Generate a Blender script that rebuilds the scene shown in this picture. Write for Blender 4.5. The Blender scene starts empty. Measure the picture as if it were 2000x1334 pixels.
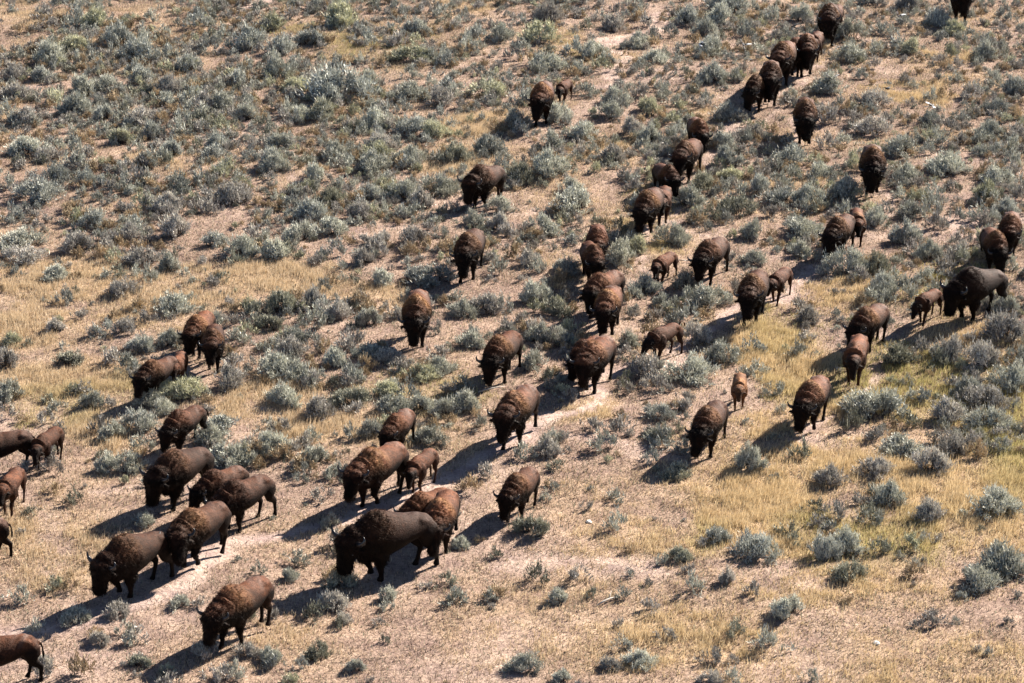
import bpy, math, random
import numpy as np
from mathutils import Vector, Matrix, Euler

# ------------------------------------------------------------------ camera
W, H, F = 2000.0, 1334.0, 5150.0            # photo size and focal length in its pixels
PITCH, CAMZ = math.radians(19.85), 27.0
scene = bpy.context.scene
COL = scene.collection
cam_d = bpy.data.cameras.new('camera')
cam_d.sensor_width = 36.0
cam_d.lens = F / W * 36.0
cam_d.clip_end = 6000
cam = bpy.data.objects.new('camera', cam_d)
cam.location = (0, 0, CAMZ)
cam.rotation_euler = (math.radians(90) - PITCH, 0, 0)
COL.objects.link(cam)
scene.camera = cam

# ------------------------------------------------------------------ sky, sun, exposure
SUN_EL, SUN_AZ = math.radians(32), math.radians(48)      # azimuth from +Y towards +X
world = bpy.data.worlds.new('World')
scene.world = world
world.use_nodes = True
nt = world.node_tree
sky = nt.nodes.new('ShaderNodeTexSky')
sky.sky_type = 'NISHITA'
sky.sun_disc = False
sky.sun_elevation = SUN_EL
sky.sun_rotation = SUN_AZ
sky.altitude = 2200
sky.air_density = 0.7
sky.dust_density = 0.2
bg = nt.nodes['Background']
bg.inputs['Strength'].default_value = 0.05
nt.links.new(sky.outputs['Color'], bg.inputs['Color'])
sun_d = bpy.data.lights.new('sun', 'SUN')
sun_d.energy = 5.0
sun_d.angle = math.radians(0.5)
sun_d.color = (1.0, 0.92, 0.82)
sun = bpy.data.objects.new('sun', sun_d)
sdir = Vector((math.sin(SUN_AZ) * math.cos(SUN_EL), math.cos(SUN_AZ) * math.cos(SUN_EL), math.sin(SUN_EL)))
sun.rotation_euler = sdir.to_track_quat('Z', 'Y').to_euler()
sun.location = (60, 160, 80)
COL.objects.link(sun)
scene.view_settings.view_transform = 'Standard'
scene.view_settings.look = 'None'
scene.view_settings.gamma = 1.0
scene.view_settings.exposure = 1.82
scene.cycles.max_bounces = 5
scene.cycles.diffuse_bounces = 1
scene.cycles.glossy_bounces = 2
scene.cycles.transparent_max_bounces = 4

# ------------------------------------------------------------------ helpers
rng = np.random.default_rng(7)
R3 = random.Random(11)
CP, SP = math.cos(PITCH), math.sin(PITCH)

def project(P):
    """world points (n,3) -> photo pixels (n,2)"""
    P = np.asarray(P, float)
    d = P - np.array([0, 0, CAMZ])
    f = d[:, 1] * CP - d[:, 2] * SP
    u = d[:, 1] * SP + d[:, 2] * CP
    f = np.maximum(f, 0.5)
    return np.stack([W / 2 + F * d[:, 0] / f, H / 2 - F * u / f], 1)

def vnoise(x, y, s, seed):
    """smooth value noise, features of size s, range -1..1"""
    x = np.asarray(x, float) / s + 1000.0 + seed * 17.3
    y = np.asarray(y, float) / s + 1000.0 + seed * 5.7
    ix, iy = np.floor(x).astype(np.int64), np.floor(y).astype(np.int64)
    fx, fy = x - ix, y - iy
    fx, fy = fx * fx * (3 - 2 * fx), fy * fy * (3 - 2 * fy)
    def hsh(a, b):
        h = (a * 374761393 + b * 668265263 + seed * 982451653) & 0xFFFFFFFF
        h = ((h ^ (h >> 13)) * 1274126177) & 0xFFFFFFFF
        return ((h ^ (h >> 16)) & 0xFFFF) / 32767.5 - 1.0
    a, b, c, d = hsh(ix, iy), hsh(ix + 1, iy), hsh(ix, iy + 1), hsh(ix + 1, iy + 1)
    return (a * (1 - fx) + b * fx) * (1 - fy) + (c * (1 - fx) + d * fx) * fy

def ground_z(x, y):
    x, y = np.asarray(x, float), np.asarray(y, float)
    far = np.clip((np.hypot(x, y - 85) - 70) / 60, 0, 1)
    z = 0.22 * vnoise(x, y, 13, 1) + 0.12 * vnoise(x, y, 5, 2)
    z = z + 0.05 * vnoise(x, y, 1.6, 3) + 0.028 * vnoise(x, y, 0.55, 4)
    return z * (1 - far) + far * (0.5 * vnoise(x, y, 120, 9))

def unproject(px, py):
    """photo pixel -> point on the ground"""
    dx, up = (px - W / 2) / F, -(py - H / 2) / F
    d = np.array([dx, CP + up * SP, -SP + up * CP])
    z = 0.0
    for _ in range(6):
        t = (z - CAMZ) / d[2]
        z = float(ground_z(d[0] * t, d[1] * t))
    return float(d[0] * t), float(d[1] * t), z

def mesh_from(name, V, F_, mat=None, col=None, smooth=False):
    """V (n,3) array, F_ (m,3|4) int array or list of polygons"""
    me = bpy.data.meshes.new(name)
    if isinstance(F_, np.ndarray):
        V = np.ascontiguousarray(V, np.float32)
        m, k = F_.shape
        me.vertices.add(len(V)); me.vertices.foreach_set('co', V.ravel())
        me.loops.add(m * k); me.loops.foreach_set('vertex_index', np.ascontiguousarray(F_, np.int32).ravel())
        me.polygons.add(m)
        me.polygons.foreach_set('loop_start', np.arange(0, m * k, k, dtype=np.int32))
        me.polygons.foreach_set('loop_total', np.full(m, k, np.int32))
        me.update(calc_edges=True)
    else:
        me.from_pydata([tuple(v) for v in V], [], [tuple(f) for f in F_])
        me.update()
    if col is not None:
        a = me.color_attributes.new('col', 'FLOAT_COLOR', 'POINT')
        c = np.ones((len(me.vertices), 4), np.float32)
        c[:, :3] = col
        a.data.foreach_set('color', c.ravel())
    me.polygons.foreach_set('use_smooth', np.full(len(me.polygons), bool(smooth)))
    if mat: me.materials.append(mat)
    return me

def link(name, me, parent=None):
    o = bpy.data.objects.new(name, me)
    COL.objects.link(o)
    if parent: o.parent = parent
    return o

def empty(name, loc, rz=0.0, s=1.0):
    o = bpy.data.objects.new(name, None)
    o.empty_display_size = 0.3
    COL.objects.link(o)
    o.location = loc; o.rotation_euler = (0, 0, rz); o.scale = (s, s, s)
    return o

def tag(o, label=None, cat=None, group=None, kind=None):
    if label: o['label'] = label
    if cat: o['category'] = cat
    if group: o['group'] = group
    if kind: o['kind'] = kind
    return o

def mat_new(name):
    m = bpy.data.materials.new(name)
    m.use_nodes = True
    return m, m.node_tree.nodes, m.node_tree.links, m.node_tree.nodes['Principled BSDF']

# ------------------------------------------------------------------ materials
def leafy(name, rough=0.7, trans=0.06, var=0.25):
    """blades and leaves: own colour per blade, a little light passes through, each plant a bit different"""
    m, N, L, B = mat_new(name)
    at = N.new('ShaderNodeAttribute'); at.attribute_name = 'col'
    oi = N.new('ShaderNodeObjectInfo')
    mr = N.new('ShaderNodeMapRange')
    mr.inputs['To Min'].default_value = 1 - var; mr.inputs['To Max'].default_value = 1 + var
    L.new(oi.outputs['Random'], mr.inputs['Value'])
    mul = N.new('ShaderNodeVectorMath'); mul.operation = 'SCALE'
    L.new(at.outputs['Color'], mul.inputs[0]); L.new(mr.outputs['Result'], mul.inputs['Scale'])
    L.new(mul.outputs['Vector'], B.inputs['Base Color'])
    B.inputs['Roughness'].default_value = rough
    B.inputs['Specular IOR Level'].default_value = 0.2
    tr = N.new('ShaderNodeBsdfTranslucent')
    L.new(mul.outputs['Vector'], tr.inputs['Color'])
    mx = N.new('ShaderNodeMixShader'); mx.inputs['Fac'].default_value = trans
    L.new(B.outputs['BSDF'], mx.inputs[1]); L.new(tr.outputs['BSDF'], mx.inputs[2])
    L.new(mx.outputs['Shader'], N['Material Output'].inputs['Surface'])
    return m

M_LEAF = leafy('sage_leaf', var=0.22)
M_GRASS = leafy('dry_grass', trans=0.3, var=0.0)

def simple(name, rgb, rough=0.6, spec=0.4, noise=0.0, scale=30):
    m, N, L, B = mat_new(name)
    B.inputs['Roughness'].default_value = rough
    B.inputs['Specular IOR Level'].default_value = spec
    if noise:
        tc = N.new('ShaderNodeTexCoord'); nz = N.new('ShaderNodeTexNoise')
        nz.inputs['Scale'].default_value = scale
        rp = N.new('ShaderNodeValToRGB')
        rp.color_ramp.elements[0].color = [c * (1 - noise) for c in rgb] + [1]
        rp.color_ramp.elements[1].color = [c * (1 + noise) for c in rgb] + [1]
        rp.color_ramp.elements[0].position = 0.3; rp.color_ramp.elements[1].position = 0.7
        L.new(tc.outputs['Object'], nz.inputs['Vector']); L.new(nz.outputs['Fac'], rp.inputs['Fac'])
        L.new(rp.outputs['Color'], B.inputs['Base Color'])
    else:
        B.inputs['Base Color'].default_value = (*rgb, 1)
    return m

M_WOOD = simple('woody_stem', (0.07, 0.052, 0.043), 0.9, 0.1, 0.4, 20)
M_HORN = simple('horn', (0.016, 0.013, 0.013), 0.3, 0.5, 0.3, 14)
M_EYE = simple('eye', (0.008, 0.006, 0.006), 0.08, 0.6)
M_DEADWOOD = simple('bleached_wood', (0.42, 0.38, 0.33), 0.9, 0.1, 0.3, 25)
M_STONE = simple('pale_stone', (0.6, 0.57, 0.53), 0.9, 0.2, 0.25, 20)

def coat(name, sheen):
    m, N, L, B = mat_new(name)
    at = N.new('ShaderNodeAttribute'); at.attribute_name = 'col'
    tc = N.new('ShaderNodeTexCoord')
    nz = N.new('ShaderNodeTexNoise'); nz.inputs['Scale'].default_value = 16; nz.inputs['Detail'].default_value = 6
    mr = N.new('ShaderNodeMapRange'); mr.inputs['From Min'].default_value = 0.3; mr.inputs['From Max'].default_value = 0.7
    mr.inputs['To Min'].default_value = 0.62; mr.inputs['To Max'].default_value = 1.4
    L.new(tc.outputs['Object'], nz.inputs['Vector']); L.new(nz.outputs['Fac'], mr.inputs['Value'])
    mul = N.new('ShaderNodeVectorMath'); mul.operation = 'SCALE'
    L.new(at.outputs['Color'], mul.inputs[0]); L.new(mr.outputs['Result'], mul.inputs['Scale'])
    L.new(mul.outputs['Vector'], B.inputs['Base Color'])
    B.inputs['Roughness'].default_value = 0.66
    B.inputs['Specular IOR Level'].default_value = 0.13
    B.inputs['Specular Tint'].default_value = (1.0, 0.82, 0.72, 1)
    B.inputs['Sheen Weight'].default_value = sheen
    B.inputs['Sheen Roughness'].default_value = 0.45
    B.inputs['Sheen Tint'].default_value = (1.0, 0.86, 0.78, 1)
    n2 = N.new('ShaderNodeTexNoise'); n2.inputs['Scale'].default_value = 38; n2.inputs['Detail'].default_value = 4
    L.new(tc.outputs['Object'], n2.inputs['Vector'])
    bp = N.new('ShaderNodeBump'); bp.inputs['Strength'].default_value = 0.6; bp.inputs['Distance'].default_value = 0.03
    L.new(n2.outputs['Fac'], bp.inputs['Height']); L.new(bp.outputs['Normal'], B.inputs['Normal'])
    return m

M_COAT = coat('bison_coat', 0.0)
M_FUR = coat('bison_wool', 0.0)

def ground_material():
    m, N, L, B = mat_new('dry_ground')
    B.inputs['Roughness'].default_value = 0.95
    B.inputs['Specular IOR Level'].default_value = 0.1
    at = N.new('ShaderNodeAttribute'); at.attribute_name = 'col'       # R straw, G green, B trodden bare
    sep = N.new('ShaderNodeSeparateColor'); L.new(at.outputs['Color'], sep.inputs['Color'])
    tc = N.new('ShaderNodeTexCoord')
    def noise(scale, det=6, rough=0.6):
        n = N.new('ShaderNodeTexNoise'); n.inputs['Scale'].default_value = scale
        n.inputs['Detail'].default_value = det; n.inputs['Roughness'].default_value = rough
        L.new(tc.outputs['Object'], n.inputs['Vector']); return n
    def ramp(src, stops):
        r = N.new('ShaderNodeValToRGB')
        while len(r.color_ramp.elements) < len(stops): r.color_ramp.elements.new(0.5)
        for e, (p, c) in zip(r.color_ramp.elements, stops):
            e.position = p; e.color = (*c, 1)
        L.new(src, r.inputs['Fac']); return r
    def mix(fac, a, b):
        x = N.new('ShaderNodeMix'); x.data_type = 'RGBA'
        L.new(fac, x.inputs['Factor']); L.new(a, x.inputs['A']); L.new(b, x.inputs['B'])
        return x.outputs['Result']
    fine = noise(13.0, 8, 0.8)
    mid = noise(1.4, 5, 0.6)
    litter = ramp(fine.outputs['Fac'], [(0.33, (0.10, 0.068, 0.055)), (0.45, (0.27, 0.19, 0.145)), (0.54, (0.395, 0.287, 0.222)), (0.70, (0.53, 0.405, 0.32))])
    straw = ramp(fine.outputs['Fac'], [(0.34, (0.20, 0.125, 0.075)), (0.47, (0.46, 0.325, 0.19)), (0.66, (0.66, 0.50, 0.33))])
    green = ramp(fine.outputs['Fac'], [(0.34, (0.08, 0.075, 0.025)), (0.5, (0.26, 0.21, 0.075)), (0.66, (0.40, 0.33, 0.13))])
    bare = ramp(fine.outputs['Fac'], [(0.33, (0.22, 0.152, 0.125)), (0.43, (0.43, 0.322, 0.268)), (0.66, (0.60, 0.475, 0.405))])
    c = mix(sep.outputs['Red'], litter.outputs['Color'], straw.outputs['Color'])
    c = mix(sep.outputs['Green'], c, green.outputs['Color'])
    c = mix(sep.outputs['Blue'], c, bare.outputs['Color'])
    tint = ramp(mid.outputs['Fac'], [(0.36, (0.66, 0.62, 0.65)), (0.60, (1.0, 0.98, 0.96))])
    mu = N.new('ShaderNodeMix'); mu.data_type = 'RGBA'; mu.blend_type = 'MULTIPLY'
    mu.inputs['Factor'].default_value = 1.0
    L.new(c, mu.inputs['A']); L.new(tint.outputs['Color'], mu.inputs['B'])
    L.new(mu.outputs['Result'], B.inputs['Base Color'])
    bn = noise(6.0, 8, 0.7)
    bp = N.new('ShaderNodeBump'); bp.inputs['Strength'].default_value = 0.9; bp.inputs['Distance'].default_value = 0.09
    L.new(bn.outputs['Fac'], bp.inputs['Height']); L.new(bp.outputs['Normal'], B.inputs['Normal'])
    return m

M_GROUND = ground_material()

# ------------------------------------------------------------------ what grows where (photo pixels of points on the ground)
STRAW = [(150, 560, 330, 42, .72), (560, 560, 190, 40, .75), (330, 600, 160, 40, .7), (120, 745, 180, 45, .8), (40, 640, 90, 50, .6),
         (560, 800, 95, 65, .9), (1530, 695, 85, 62, 1), (1490, 985, 125, 85, 1), (1640, 905, 170, 45, .9), (1880, 985, 190, 90, 1),
         (945, 252, 55, 26, .9), (1060, 215, 40, 25, .5), (1790, 185, 85, 13, .9), (60, 40, 60, 25, .6), (1650, 565, 90, 40, .6),
         (1130, 795, 70, 22, .8), (1350, 1240, 260, 55, .3), (1720, 1300, 320, 55, .33), (1650, 1150, 250, 50, .4), (190, 840, 70, 50, .8),
         (480, 800, 60, 40, .6), (880, 330, 50, 25, .7), (1080, 560, 40, 20, .3), (760, 590, 60, 25, .6), (1590, 800, 90, 40, .8),
         (90, 1080, 120, 90, .45), (1270, 1060, 140, 40, .6), (240, 110, 110, 30, .4), (150, 30, 70, 14, .4), (900, 10, 90, 14, .4),
         (1250, 1220, 120, 30, .6), (1480, 150, 40, 14, .4), (1170, 300, 60, 25, .4), (700, 830, 90, 40, .5), (1870, 110, 50, 14, .6),
         (1900, 660, 120, 30, .5), (1480, 850, 80, 60, .6), (480, 1240, 120, 30, .3), (980, 1240, 130, 60, .45), (330, 330, 60, 12, .3)]
GREEN = [(1700, 1050, 140, 70, .7), (1960, 850, 80, 140, .85), (1760, 745, 180, 55, .7), (1540, 640, 70, 45, .5), (120, 790, 100, 35, .45),
         (1520, 750, 60, 40, .4), (1700, 700, 40, 60, .5), (1840, 560, 90, 60, .35), (300, 770, 80, 30, .35), (800, 760, 110, 40, .35), (1290, 480, 80, 30, .25),
         (700, 90, 120, 40, .25), (1390, 1040, 60, 40, .4), (1250, 420, 60, 40, .3), (540, 60, 40, 20, .3), (1100, 100, 60, 30, .25)]
TRAILS = [([(1330, 690), (1200, 738), (1130, 785), (1040, 845), (930, 905), (840, 950), (720, 1000), (560, 1040), (430, 1105), (330, 1150), (150, 1210), (-40, 1260)], 24, 1.0),
          ([(1640, 510), (1560, 545), (1470, 610), (1390, 650), (1330, 690)], 14, .9),
          ([(1640, 90), (1590, 130), (1510, 200), (1440, 235), (1390, 300), (1330, 380), (1280, 450), (1200, 560)], 12, .7),
          ([(1330, 10), (1215, 72), (1235, 125), (1180, 165), (1090, 180)], 20, .9),
          ([(1235, 130), (1320, 150), (1370, 160)], 14, .7), ([(1510, 60), (1450, 100), (1480, 130)], 10, .7),
          ([(1760, 640), (1730, 690), (1680, 745), (1630, 800), (1600, 860)], 12, .8),
          ([(1990, 420), (1890, 445), (1860, 410), (1880, 470)], 18, .8), ([(1560, 235), (1580, 290)], 16, .8), ([(1710, 372), (1740, 400), (1700, 430)], 16, .7),
          ([(470, 8), (450, 45), (430, 52)], 16, .9), ([(200, 318), (290, 312)], 12, .8), ([(560, 300), (575, 350), (560, 385)], 16, .7),
          ([(60, 172), (100, 178), (80, 192)], 10, .8), ([(640, 475), (800, 455)], 10, .8), ([(1060, 400), (960, 420)], 10, .7),
          ([(1150, 860), (1260, 880), (1330, 890)], 26, .6), ([(1010, 1100), (1120, 1090), (1240, 1110)], 40, .6), ([(200, 960), (330, 950), (480, 1000)], 16, .5),
          ([(60, 960), (120, 1010), (60, 1100), (100, 1180)], 20, .4), ([(1250, 460), (1340, 440), (1420, 470)], 14, .7), ([(880, 560), (960, 545)], 10, .4),
          ([(1830, 150), (1960, 150)], 9, .6), ([(1840, 285), (1890, 275)], 9, .7), ([(740, 70), (790, 72)], 7, .8), ([(590, 30), (620, 38)], 9, .7)]
DENS = np.array([[.8, .9, .9, .8, .7, .8, .55, .7, .6, .6], [.9, 1, .95, 1, .9, .75, .8, .6, .7, .8], [.5, .7, .75, .75, .65, .65, .55, .65, .8, .85],
                 [.3, .5, .6, .65, .6, .75, .6, .5, .65, .7], [.3, .65, .6, .7, .5, .4, .5, .4, .5, .75], [.2, .3, .3, .35, .3, .25, .3, .4, .45, .45],
                 [.3, .4, .4, .3, .22, .28, .28, .22, .16, .2]])

def masks(px, py, wx, wy):
    """straw, green and bare amounts at ground points seen at these photo pixels"""
    jx = px + 48 * vnoise(wx, wy, 2.1, 21) + 22 * vnoise(wx, wy, 0.6, 22)
    jy = py + 20 * vnoise(wx, wy, 2.3, 23) + 11 * vnoise(wx, wy, 0.7, 24)
    def blobs(T):
        out = np.zeros_like(px)
        for cx, cy, rx, ry, s in T:
            d = ((jx - cx) / rx) ** 2 + ((jy - cy) / ry) ** 2
            out = np.maximum(out, s * np.clip((1.7 - d) / 1.5, 0, 1))
        return out
    straw, green = blobs(STRAW), blobs(GREEN)
    straw = np.clip(straw + 0.35 * np.clip(vnoise(wx, wy, 3.1, 25) + 0.15, 0, 1), 0, 1)
    bare = np.zeros_like(px)
    for pts, w, s in TRAILS:
        w = w * (0.62 + 0.38 * np.clip(jy / 1000, 0.2, 1.2))
        for (x0, y0), (x1, y1) in zip(pts[:-1], pts[1:]):
            ex, ey = x1 - x0, (y1 - y0) * 2.2
            t = np.clip(((jx - x0) * ex + (jy - y0) * 2.2 * ey) / (ex * ex + ey * ey + 1e-6), 0, 1)
            d = np.hypot(jx - x0 - t * ex, (jy - y0) * 2.2 - t * ey)
            bare = np.maximum(bare, s * np.clip(1.4 - d / w / 1.25, 0, 1))
    bare = np.clip(np.maximum(bare, 0.5 * np.clip(vnoise(wx, wy, 2.3, 27) - 0.15, 0, 1)), 0, 1)
    straw = straw * (1 - 0.8 * bare)
    green = green * (1 - bare)
    return straw, green, bare

def density(px, py):
    gx, gy = np.clip(px / 200 - 0.5, 0, 8.999), np.clip(py / 190.6 - 0.5, 0, 5.999)
    ix, iy = gx.astype(int), gy.astype(int)
    fx, fy = gx - ix, gy - iy
    return (DENS[iy, ix] * (1 - fx) + DENS[iy, ix + 1] * fx) * (1 - fy) + (DENS[iy + 1, ix] * (1 - fx) + DENS[iy + 1, ix + 1] * fx) * fy

# ------------------------------------------------------------------ ground
def build_ground():
    def axis(a, b, step, lo, hi):
        core = np.arange(a, b + step / 2, step)
        up, dn, s = [], [], step
        x = core[-1]
        while x < hi: s *= 1.35; x += s; up.append(x)
        s, x = step, core[0]
        while x > lo: s *= 1.35; x -= s; dn.append(x)
        return np.array(dn[::-1] + list(core) + up)
    xs, ys = axis(-33, 33, 0.2, -2500, 2500), axis(44, 134, 0.2, -1500, 3500)
    X, Y = np.meshgrid(xs, ys)
    x, y = X.ravel(), Y.ravel()
    z = ground_z(x, y)
    V = np.stack([x, y, z], 1)
    p = project(V)
    st, gr, ba = masks(p[:, 0], p[:, 1], x, y)
    inb = (p[:, 0] > -300) & (p[:, 0] < 2300) & (p[:, 1] > -300) & (p[:, 1] < 1600) & (y > 40)
    st, gr, ba = np.where(inb, st, 0.4), np.where(inb, gr, 0.1), np.where(inb, ba, 0.1)
    nx, ny = len(xs), len(ys)
    i = np.arange(nx * ny).reshape(ny, nx)
    Fq = np.stack([i[:-1, :-1].ravel(), i[:-1, 1:].ravel(), i[1:, 1:].ravel(), i[1:, :-1].ravel()], 1)
    me = mesh_from('ground', V, Fq, M_GROUND, np.stack([st, gr, ba], 1), smooth=True)
    tag(link('ground', me), kind='structure')

build_ground()

# ------------------------------------------------------------------ grass and litter
def blade_mesh(name, x, y, h, w, lean, az, col):
    """one triangle per blade"""
    n = len(x)
    z = ground_z(x, y) - 0.01
    fa = rng.uniform(0, 2 * np.pi, n)
    bx, by = np.cos(fa) * w, np.sin(fa) * w
    tx, ty, tz = x + np.cos(az) * lean * h, y + np.sin(az) * lean * h, z + h * np.sqrt(np.clip(1 - lean ** 2, 0.05, 1))
    V = np.empty((n, 3, 3))
    V[:, 0] = np.stack([x - bx, y - by, z], 1)
    V[:, 1] = np.stack([x + bx, y + by, z], 1)
    V[:, 2] = np.stack([tx, ty, tz], 1)
    Fq = np.arange(n * 3).reshape(n, 3)
    return mesh_from(name, V.reshape(-1, 3), Fq, M_GRASS, np.repeat(col, 3, 0))

def scatter(n):
    """random ground points inside the field of view plus a margin"""
    y = rng.uniform(49, 129, n * 2)
    x = rng.uniform(-30, 30, n * 2)
    k = np.abs(x) < 0.2 * y + 2.5
    x, y = x[k], y[k]
    p = project(np.stack([x, y, np.zeros_like(x)], 1))
    return x, y, p[:, 0], p[:, 1]

def build_grass():
    # tall dry grass
    x, y, px, py = scatter(2200000)
    st, gr, ba = masks(px, py, x, y)
    clump = 0.25 + 1.5 * np.clip(vnoise(x, y, 0.45, 31) + .5 * vnoise(x, y, 1.1, 35) + 0.1, 0, 1)
    keep = rng.random(len(x)) < np.clip((0.75 * st ** 1.5 + 0.6 * gr) * clump, 0, 1) * 1.0
    x, y, st, gr = (np.repeat(v[keep], 3) for v in (x, y, st, gr))
    x = x + rng.normal(0, .06, len(x)); y = y + rng.normal(0, .06, len(y))
    n = len(x)
    h = rng.uniform(0.07, 0.26, n) * (0.5 + 0.7 * np.maximum(st, gr))
    lean = rng.uniform(0.1, 0.92, n)
    az = 0.6 + rng.normal(0, 1.1, n)
    t = rng.random((n, 1)); g = gr[:, None] / (gr + st + 0.01)[:, None] * rng.uniform(0.3, 1.2, (n, 1))
    g = np.clip(g, 0, 1)
    warm = (.35 + .65 * np.clip((px[keep].repeat(3) - 900) / 500, 0, 1))[:, None]
    straw = np.array([0.47, 0.345, 0.215]) * (1 - t) + np.array([0.78, 0.63, 0.455]) * t
    straw = straw * (1 + warm * np.array([.03, .01, -.14]))
    green = np.array([0.22, 0.19, 0.055]) * (1 - t) + np.array([0.58, 0.53, 0.21]) * t
    col = straw * (1 - g) + green * g
    me = blade_mesh('dry_grass', x, y, h, rng.uniform(0.006, 0.013, n), lean, az, col)
    tag(link('dry_grass', me), 'golden dry grass growing in loose patches between the sagebrush', 'grass', kind='stuff')
    # short stubble, stalks and dead litter everywhere
    x, y, px, py = scatter(1300000)
    st, gr, ba = masks(px, py, x, y)
    keep = rng.random(len(x)) < (1 - 0.85 * ba) * (0.45 + 0.55 * np.clip(vnoise(x, y, 0.8, 33) + 0.4, 0, 1))
    x, y = x[keep], y[keep]
    n = len(x)
    t = rng.random((n, 1))
    col = np.where(rng.random((n, 1)) < 0.42, np.array([0.13, 0.095, 0.075]) * (0.7 + 0.9 * t),
                   np.array([0.40, 0.295, 0.205]) * (0.75 + 0.65 * t))
    col = np.where(rng.random((n, 1)) < 0.18, np.array([0.17, 0.18, 0.12]) * (0.7 + 0.8 * t), col)
    me = blade_mesh('dead_stubble', x, y, rng.uniform(0.03, 0.14, n), rng.uniform(0.006, 0.016, n), rng.uniform(0.1, 0.97, n), rng.uniform(0, 6.28, n), col)
    tag(link('dead_stubble', me), 'short dead stubble and brown litter strewn over the pinkish soil', 'stubble', kind='stuff')

build_grass()

# ------------------------------------------------------------------ bison
def ring_loft(rings):
    """closed tube through rings of equal length -> V, polys"""
    n = len(rings[0]); V = np.concatenate(rings); P = []
    for k in range(len(rings) - 1):
        for i in range(n):
            a, b = k * n + i, k * n + (i + 1) % n
            P.append((a, b, b + n, a + n))
    P.append(tuple(range(n - 1, -1, -1)))
    P.append(tuple((len(rings) - 1) * n + i for i in range(n)))
    return V, P

def tube(pts, rads, n=12, flat=None):
    """tapered limb along pts; rads floats or (side, depth)"""
    pts = [np.array(p, float) for p in pts]
    rings = []
    for k, p in enumerate(pts):
        d = pts[min(k + 1, len(pts) - 1)] - pts[max(k - 1, 0)]
        d /= np.linalg.norm(d) + 1e-9
        s = np.cross(d, [0, 0, 1.0])
        if abs(d[2]) > 0.8: s = np.cross(d, [1.0, 0, 0])
        s /= np.linalg.norm(s) + 1e-9
        u = np.cross(s, d)
        r = rads[k]; ra, rb = r if isinstance(r, (tuple, list)) else (r, r)
        a = np.linspace(0, 2 * np.pi, n, endpoint=False)
        rings.append(p + np.outer(np.cos(a) * ra, s) + np.outer(np.sin(a) * rb, u))
    return ring_loft(rings)

class Parts:
    def __init__(s): s.V, s.P, s.n = [], [], 0
    def add(s, vp):
        V, P = vp
        s.V.append(V); s.P += [tuple(i + s.n for i in f) for f in P]; s.n += len(V)

KIND = {  # stations: x, top, bottom, half width
    'cow': dict(st=[(-1.05, 1.06, .95, .09), (-1.0, 1.185, .86, .18), (-.88, 1.305, .80, .255), (-.66, 1.375, .71, .305), (-.32, 1.375, .58, .355),
                    (0, 1.40, .49, .38), (.22, 1.49, .47, .38), (.42, 1.575, .46, .355), (.58, 1.57, .47, .325), (.74, 1.48, .51, .30), (.88, 1.33, .62, .25), (.98, 1.2, .76, .17)],
                head=1.1, beard=.12, chaps=1.0, legz=1.0, legr=1.0, horn=1.0),
    'bull': dict(st=[(-1.10, 1.04, .94, .09), (-1.04, 1.17, .86, .18), (-.91, 1.30, .80, .255), (-.66, 1.385, .73, .305), (-.32, 1.43, .62, .355),
                     (0, 1.52, .50, .40), (.22, 1.60, .46, .41), (.42, 1.67, .44, .40), (.60, 1.655, .44, .38), (.78, 1.55, .48, .35), (.93, 1.41, .58, .30), (1.03, 1.26, .72, .2)],
                 head=1.27, beard=.22, chaps=1.35, legz=1.0, legr=1.1, horn=1.1),
    'calf': dict(st=[(-1.0, 1.10, .98, .09), (-.95, 1.22, .91, .16), (-.82, 1.33, .86, .22), (-.60, 1.39, .80, .26), (-.30, 1.375, .70, .29),
                     (0, 1.39, .66, .305), (.22, 1.43, .64, .295), (.42, 1.47, .64, .27), (.58, 1.46, .66, .25), (.74, 1.39, .71, .23), (.88, 1.29, .79, .19), (.97, 1.2, .9, .13)],
                 head=.92, beard=.0, chaps=.72, legz=1.12, legr=.92, horn=.35),
}

def torso(st, n=28):
    rings = []
    a = np.linspace(0, 2 * np.pi, n, endpoint=False)
    xs = [s[0] for s in st]
    xf = []
    for k in range(len(xs) - 1): xf += [xs[k], (xs[k] + xs[k + 1]) / 2]
    xf.append(xs[-1])
    st = np.array(st)
    for x in xf:
        top, bot, w = (np.interp(x, st[:, 0], st[:, j]) for j in (1, 2, 3))
        bot += .105 - .02 * max(0, x)
        mid, hh = (top + bot) / 2 - 0.05, (top - bot) / 2
        z = np.cos(a); y = np.sin(a)
        ridge = 0.16 + 0.24 * np.exp(-((x - .45) / .35) ** 2)
        wz = np.where(z > 0, 1 - ridge * z ** 1.5, 1 - 0.12 * z ** 2)
        zz = np.where(z > 0, mid + z * (top - mid), mid + z * (mid - bot))
        rings.append(np.stack([np.full(n, x if x > 0 else x * .95), y * w * wz * (1.0 + .09 * min(1, max(0, (x + .95) / .6))), zz], 1))
    return ring_loft(rings)

def head_frame(k, low, turn, pitch):
    """poll position, axis towards the muzzle, forehead normal, side"""
    top = 1.24 - low
    poll = np.array([1.05 + 0.08 * math.cos(turn), 0.14 * math.sin(turn), top])
    A = np.array([math.cos(pitch) * math.cos(turn), math.cos(pitch) * math.sin(turn), -math.sin(pitch)])
    S = np.array([-math.sin(turn), math.cos(turn), 0.0])
    U = np.cross(A, S); U /= np.linalg.norm(U)
    if U[2] < 0: U = -U
    return poll, A, U, S

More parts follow.
